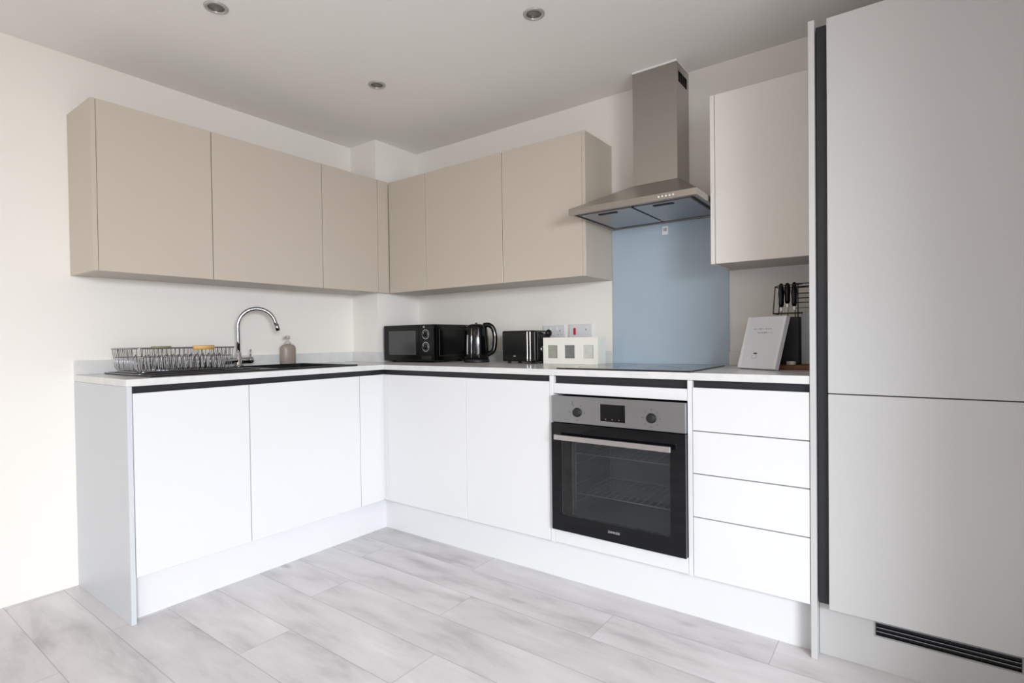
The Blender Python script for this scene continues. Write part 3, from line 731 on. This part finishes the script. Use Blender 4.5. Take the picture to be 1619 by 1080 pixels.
for i in range(3): MB().box(ax1+.0058, ax1+.009, .485, .500, 1.010+i*.018, 1.020+i*.018, .001).build('button', 'alu', E_)
for x in (ax0+.03, ax1-.03):
    for y in (ay0+.03, ay1-.03): MB().lathe([(0, 0), (.010, 0), (.009, .0115), (0, .0115)], (x, y, ZT+.0003), 12).build('foot', 'rubber', t)

# ------------------------------------------------------------------ tealight box
bx0_, bx1_, by0, by1, bz0, bz1 = .811, 1.1415, .43, .520, ZT+.0003, 1.0975
t = thing('tealight_holder', 'long cream box with three square glass windows beside the splashback', 'candle holder', ((bx0_+bx1_)/2, (by0+by1)/2, bz0))
wins = ((.839, .901), (.945, 1.006), (1.054, 1.116)); wz0, wz1 = .986, 1.056
xs = [bx0_]+[v for w_ in wins for v in w_]+[bx1_]
fr = MB()
# front face as slab in xz, by rotating a slab built in xy
f2 = MB().slab(xs, [bz0, wz0, wz1, bz1], {(i, j) for i in range(7) for j in range(3)} - {(1, 1), (3, 1), (5, 1)}, 0, .012)
fr.add(f2, Matrix(((1,0,0,0),(0,0,1,by0),(0,1,0,0),(0,0,0,1))))
fr.box(bx0_, bx0_+.012, by0+.012, by1, bz0, bz1).box(bx1_-.012, bx1_, by0+.012, by1, bz0, bz1).box(bx0_+.012, bx1_-.012, by0+.012, by1, bz1-.012, bz1).box(bx0_+.012, bx1_-.012, by0+.012, by1, bz0, bz0+.02).box(bx0_+.012, bx1_-.012, by1-.006, by1, bz0+.02, bz1-.012)
fr.build('box', 'cream', t, bevel=.0012)
for i, (a, b_) in enumerate(wins):
    gm = mat('window_glass_%d' % i, ((160, 162, 148), (122, 124, 120), (208, 210, 203))[i], .18, noise=.18, nscale=45)
    MB().box(a-.001, b_+.001, by0+.0065, by0+.0105, wz0-.001, wz1+.001).build('window', gm, t)

# ------------------------------------------------------------------ sockets
def plate(x0, x1, z0, z1, name, label, cat, rock, mm='socket'):
    t = thing(name, label, cat, ((x0+x1)/2, WB, z0))
    MB().box(x0, x1, WB-.0095, WB-.0005, z0, z1, .002, 2).build('plate', mm, t)
    return t
t = plate(.684, .830, 1.083, 1.169, 'double_socket', 'white double wall socket above the toaster lever', 'socket', 0)
for x in (.735, .779): MB().box(x-.006, x+.006, WB-.0125, WB-.0094, 1.140, 1.158, .001).build('rocker', 'white_pl', t)
for x in (.715, .799):
    pn = MB(); pn.box(x-.002, x+.002, WB-.0098, WB-.0094, 1.132, 1.142); 
    for s_ in (-1, 1): pn.box(x+s_*.011-.003, x+s_*.011+.003, WB-.0098, WB-.0094, 1.112, 1.115)
    pn.build('pin_slots', 'mark', t)
t = plate(.858, 1.004, 1.083, 1.172, 'cooker_switch', 'white wall switch plate with a red rocker beside the splashback', 'switch', 0)
MB().box(.889, .905, WB-.0135, WB-.0094, 1.112, 1.150, .0015).build('rocker', 'red', t)
MB().box(.966, .970, WB-.0100, WB-.0094, 1.135, 1.145).build('neon', 'mark', t)

# ------------------------------------------------------------------ welcome card, boards, knife rack
A = Vector((1.838, .338, 0)); Bc = Vector((2.000, .238, 0)); d = (Bc-A).normalized(); nrm = Vector((-d.y, d.x, 0))   # nrm points to the wall
if nrm.y < 0: nrm = -nrm
wdt = (Bc-A).length; lean = math.atan2(.066, .216); hgt = .225
mt = Matrix((( d.x, nrm.x*math.sin(lean), -nrm.x*math.cos(lean), A.x),
             ( d.y, nrm.y*math.sin(lean), -nrm.y*math.cos(lean), A.y),
             ( 0,   math.cos(lean),        math.sin(lean),       ZT+.0006),
             (0, 0, 0, 1)))
# local axes: x along the foot, y up the sheet, z out of the front; the block sits behind z=0
t = thing('welcome_booklet', 'white booklet leaning back on the worktop in front of the knife rack', 'booklet', (A+Bc)/2+Vector((0, 0, ZT)))
c = MB(); q = MB().box(0, wdt, 0.005, hgt, -.020, 0, .0015); c.add(q, mt); c.build('cover', 'paper', t)
for x0, x1, y0, y1 in ((.0, .012, .006, hgt-.001), (wdt-.012, wdt, .006, hgt-.001)):
    c = MB(); c.add(MB().box(x0, x1, y0, y1, 0, .0012), mt); c.build('raised_border', 'white_pl', t)
c = MB(); random.seed(3)
for row, (yy, xa, xb) in enumerate(((.172, .042, .130), (.156, .066, .140))):
    x = xa
    while x < xb:
        w_ = random.uniform(.003, .009); h_ = random.uniform(.002, .0055)
        c.add(MB().box(x, x+w_, yy-h_/2+random.uniform(-.001, .001), yy+h_/2, .0002, .0005), mt); x += w_+random.uniform(.0012, .004)
c.build('script_lines', 'ink', t)
c = MB(); pts = []
for i in range(19): a = math.radians(150+i*240/18); pts.append(Vector((.074+.0115*math.cos(a), .056+.0095*math.sin(a), .0005)))
q = MB().tube(pts, .0007, 6); c.add(q, mt); c.build('emblem_ring', 'ink', t)
c = MB(); q = MB().lathe([(0, 0), (.010, 0), (.010, .0005), (0, .0005)], (.077, .068, .0002), 20, sx=1, sy=.32); c.add(q, mt); c.build('emblem_cap', 'inkdark', t)

tag(MB().box(1.972, 2.146, .335, .600, ZT+.0003, .9735, .003, 2).build('wooden_board', 'board'),
    'dark brown wooden board lying flat under the knife rack', 'chopping board')
t = thing('knife_rack', 'black knife rack with wire top standing on the wooden board', 'knife rack', (2.03, .45, .9738))
MB().box(1.962, 2.060, .402, .520, .9738, 1.168, .002).build('block', 'blackmatt', t)
w = MB(); r = .0022
y0, y1 = .400, .52
w.tube([(1.966, y0, 1.183), (1.974, y0, 1.294), (1.984, y0, 1.297), (2.075, y0, 1.300)], r, 6)
w.tube([(1.966, y0, 1.183), (2.075, y0, 1.183)], .003, 6)
w.tube([(1.966, y0, 1.183), (1.966, y1, 1.183)], r, 6).tube([(1.974, y0, 1.294), (1.974, y1, 1.294)], r, 6).tube([(1.966, y1, 1.183), (1.974, y1, 1.294)], r, 6)
w.tube([(2.030, y1, 1.166), (2.030, y1, 1.30)], r, 6).tube([(2.058, y0, 1.166), (2.058, y0, 1.30)], r, 6)
for z in (1.302, 1.286, 1.262, 1.243, 1.225, 1.203): w.tube([(2.050, y0, z), (2.142, y0, z)], r if z > 1.21 else .0014, 6)
w.tube([(2.142, y0, 1.203), (2.142, y0, 1.302)], r, 6).tube([(2.142, y0, 1.302), (2.142, y1, 1.302), (1.974, y1, 1.297)], r, 6)
w.build('wire_frame', 'blackmatt', t)
tag(MB().box(2.064, 2.144, .430, .444, .9740, 1.186, .003, 2).build('upright_board', 'greyboard'),
    'pale grey chopping board standing upright right of the knife block', 'chopping board')
tag(MB().lathe([(0, 0), (.0165, 0), (.0175, .002), (.0175, .012), (.0165, .0135), (0, .0135)], (2.036, .374, .9738), 24).build('small_cap', 'cream'),
    'tiny cream round cap on the wooden board below the knife block', 'cap')
for i, (x, zt2, zb2, ln, tilt) in enumerate(((1.9880, 1.3120, 1.212, 'left knife in the rack with the longest slim black handle', -.002),
                              (2.0115, 1.3130, 1.226, 'middle knife in the rack, between the other two black handles', 0),
                              (2.0370, 1.3145, 1.214, 'right knife in the rack, nearest the tall white panel', .002))):
    kn = thing('kitchen_knife', ln, 'knife', (x, .450, zb2), 'black handled knives in the wire rack')
    h = MB().lathe([(0, 0), (.0075, 0), (.0105, .012), (.0100, .03), (.0122, .055), (.0100, .078), (.0068, zt2-zb2-.004), (0, zt2-zb2)], (x, .450, zb2), 16, sx=1, sy=1.4)
    h.build('handle', 'blackplastic', kn)
    MB().box(x-.0050, x+.0050, .443, .457, zb2-.018, zb2-.0003, .001).build('bolster', 'chrome', kn)
    MB().prism([(x-.0012, zb2-.0185), (x+.0012, zb2-.0185), (x+.0012, 1.1685), (x-.0012, 1.1685)], .438, .464, 1).build('blade', 'steel', kn)

# ------------------------------------------------------------------ ceiling downlights
dl0 = None
for (x, y, ln) in ((.258, -1.026, 'recessed ceiling downlight nearest the left edge of the picture'),
                   (.244, -.220, 'smallest recessed ceiling downlight, furthest back near the inner corner'),
                   (1.212, -.232, 'recessed ceiling downlight in front of the cooker hood')):
    if dl0 is None:
        dl0 = t = thing('downlight', ln, 'ceiling light', (x, y, CE), 'recessed ceiling downlights')
        MB().lathe([(.030, 0), (.044, 0), (.043, -.003), (.038, -.0055), (.030, -.004), (.030, 0)], (x, y, CE-.0003), 40).build('bezel', 'ring', t)
        MB().lathe([(0, -.0008), (.0296, -.0008), (.0296, -.0002), (0, -.0002)], (x, y, CE-.0003), 40).build('lens', 'lens', t)
    else:
        r = dl0.copy(); COL.objects.link(r); r.location = (x, y, CE); r['label'] = ln
        for chd in list(dl0.children):
            c = chd.copy(); COL.objects.link(c); c.parent = r
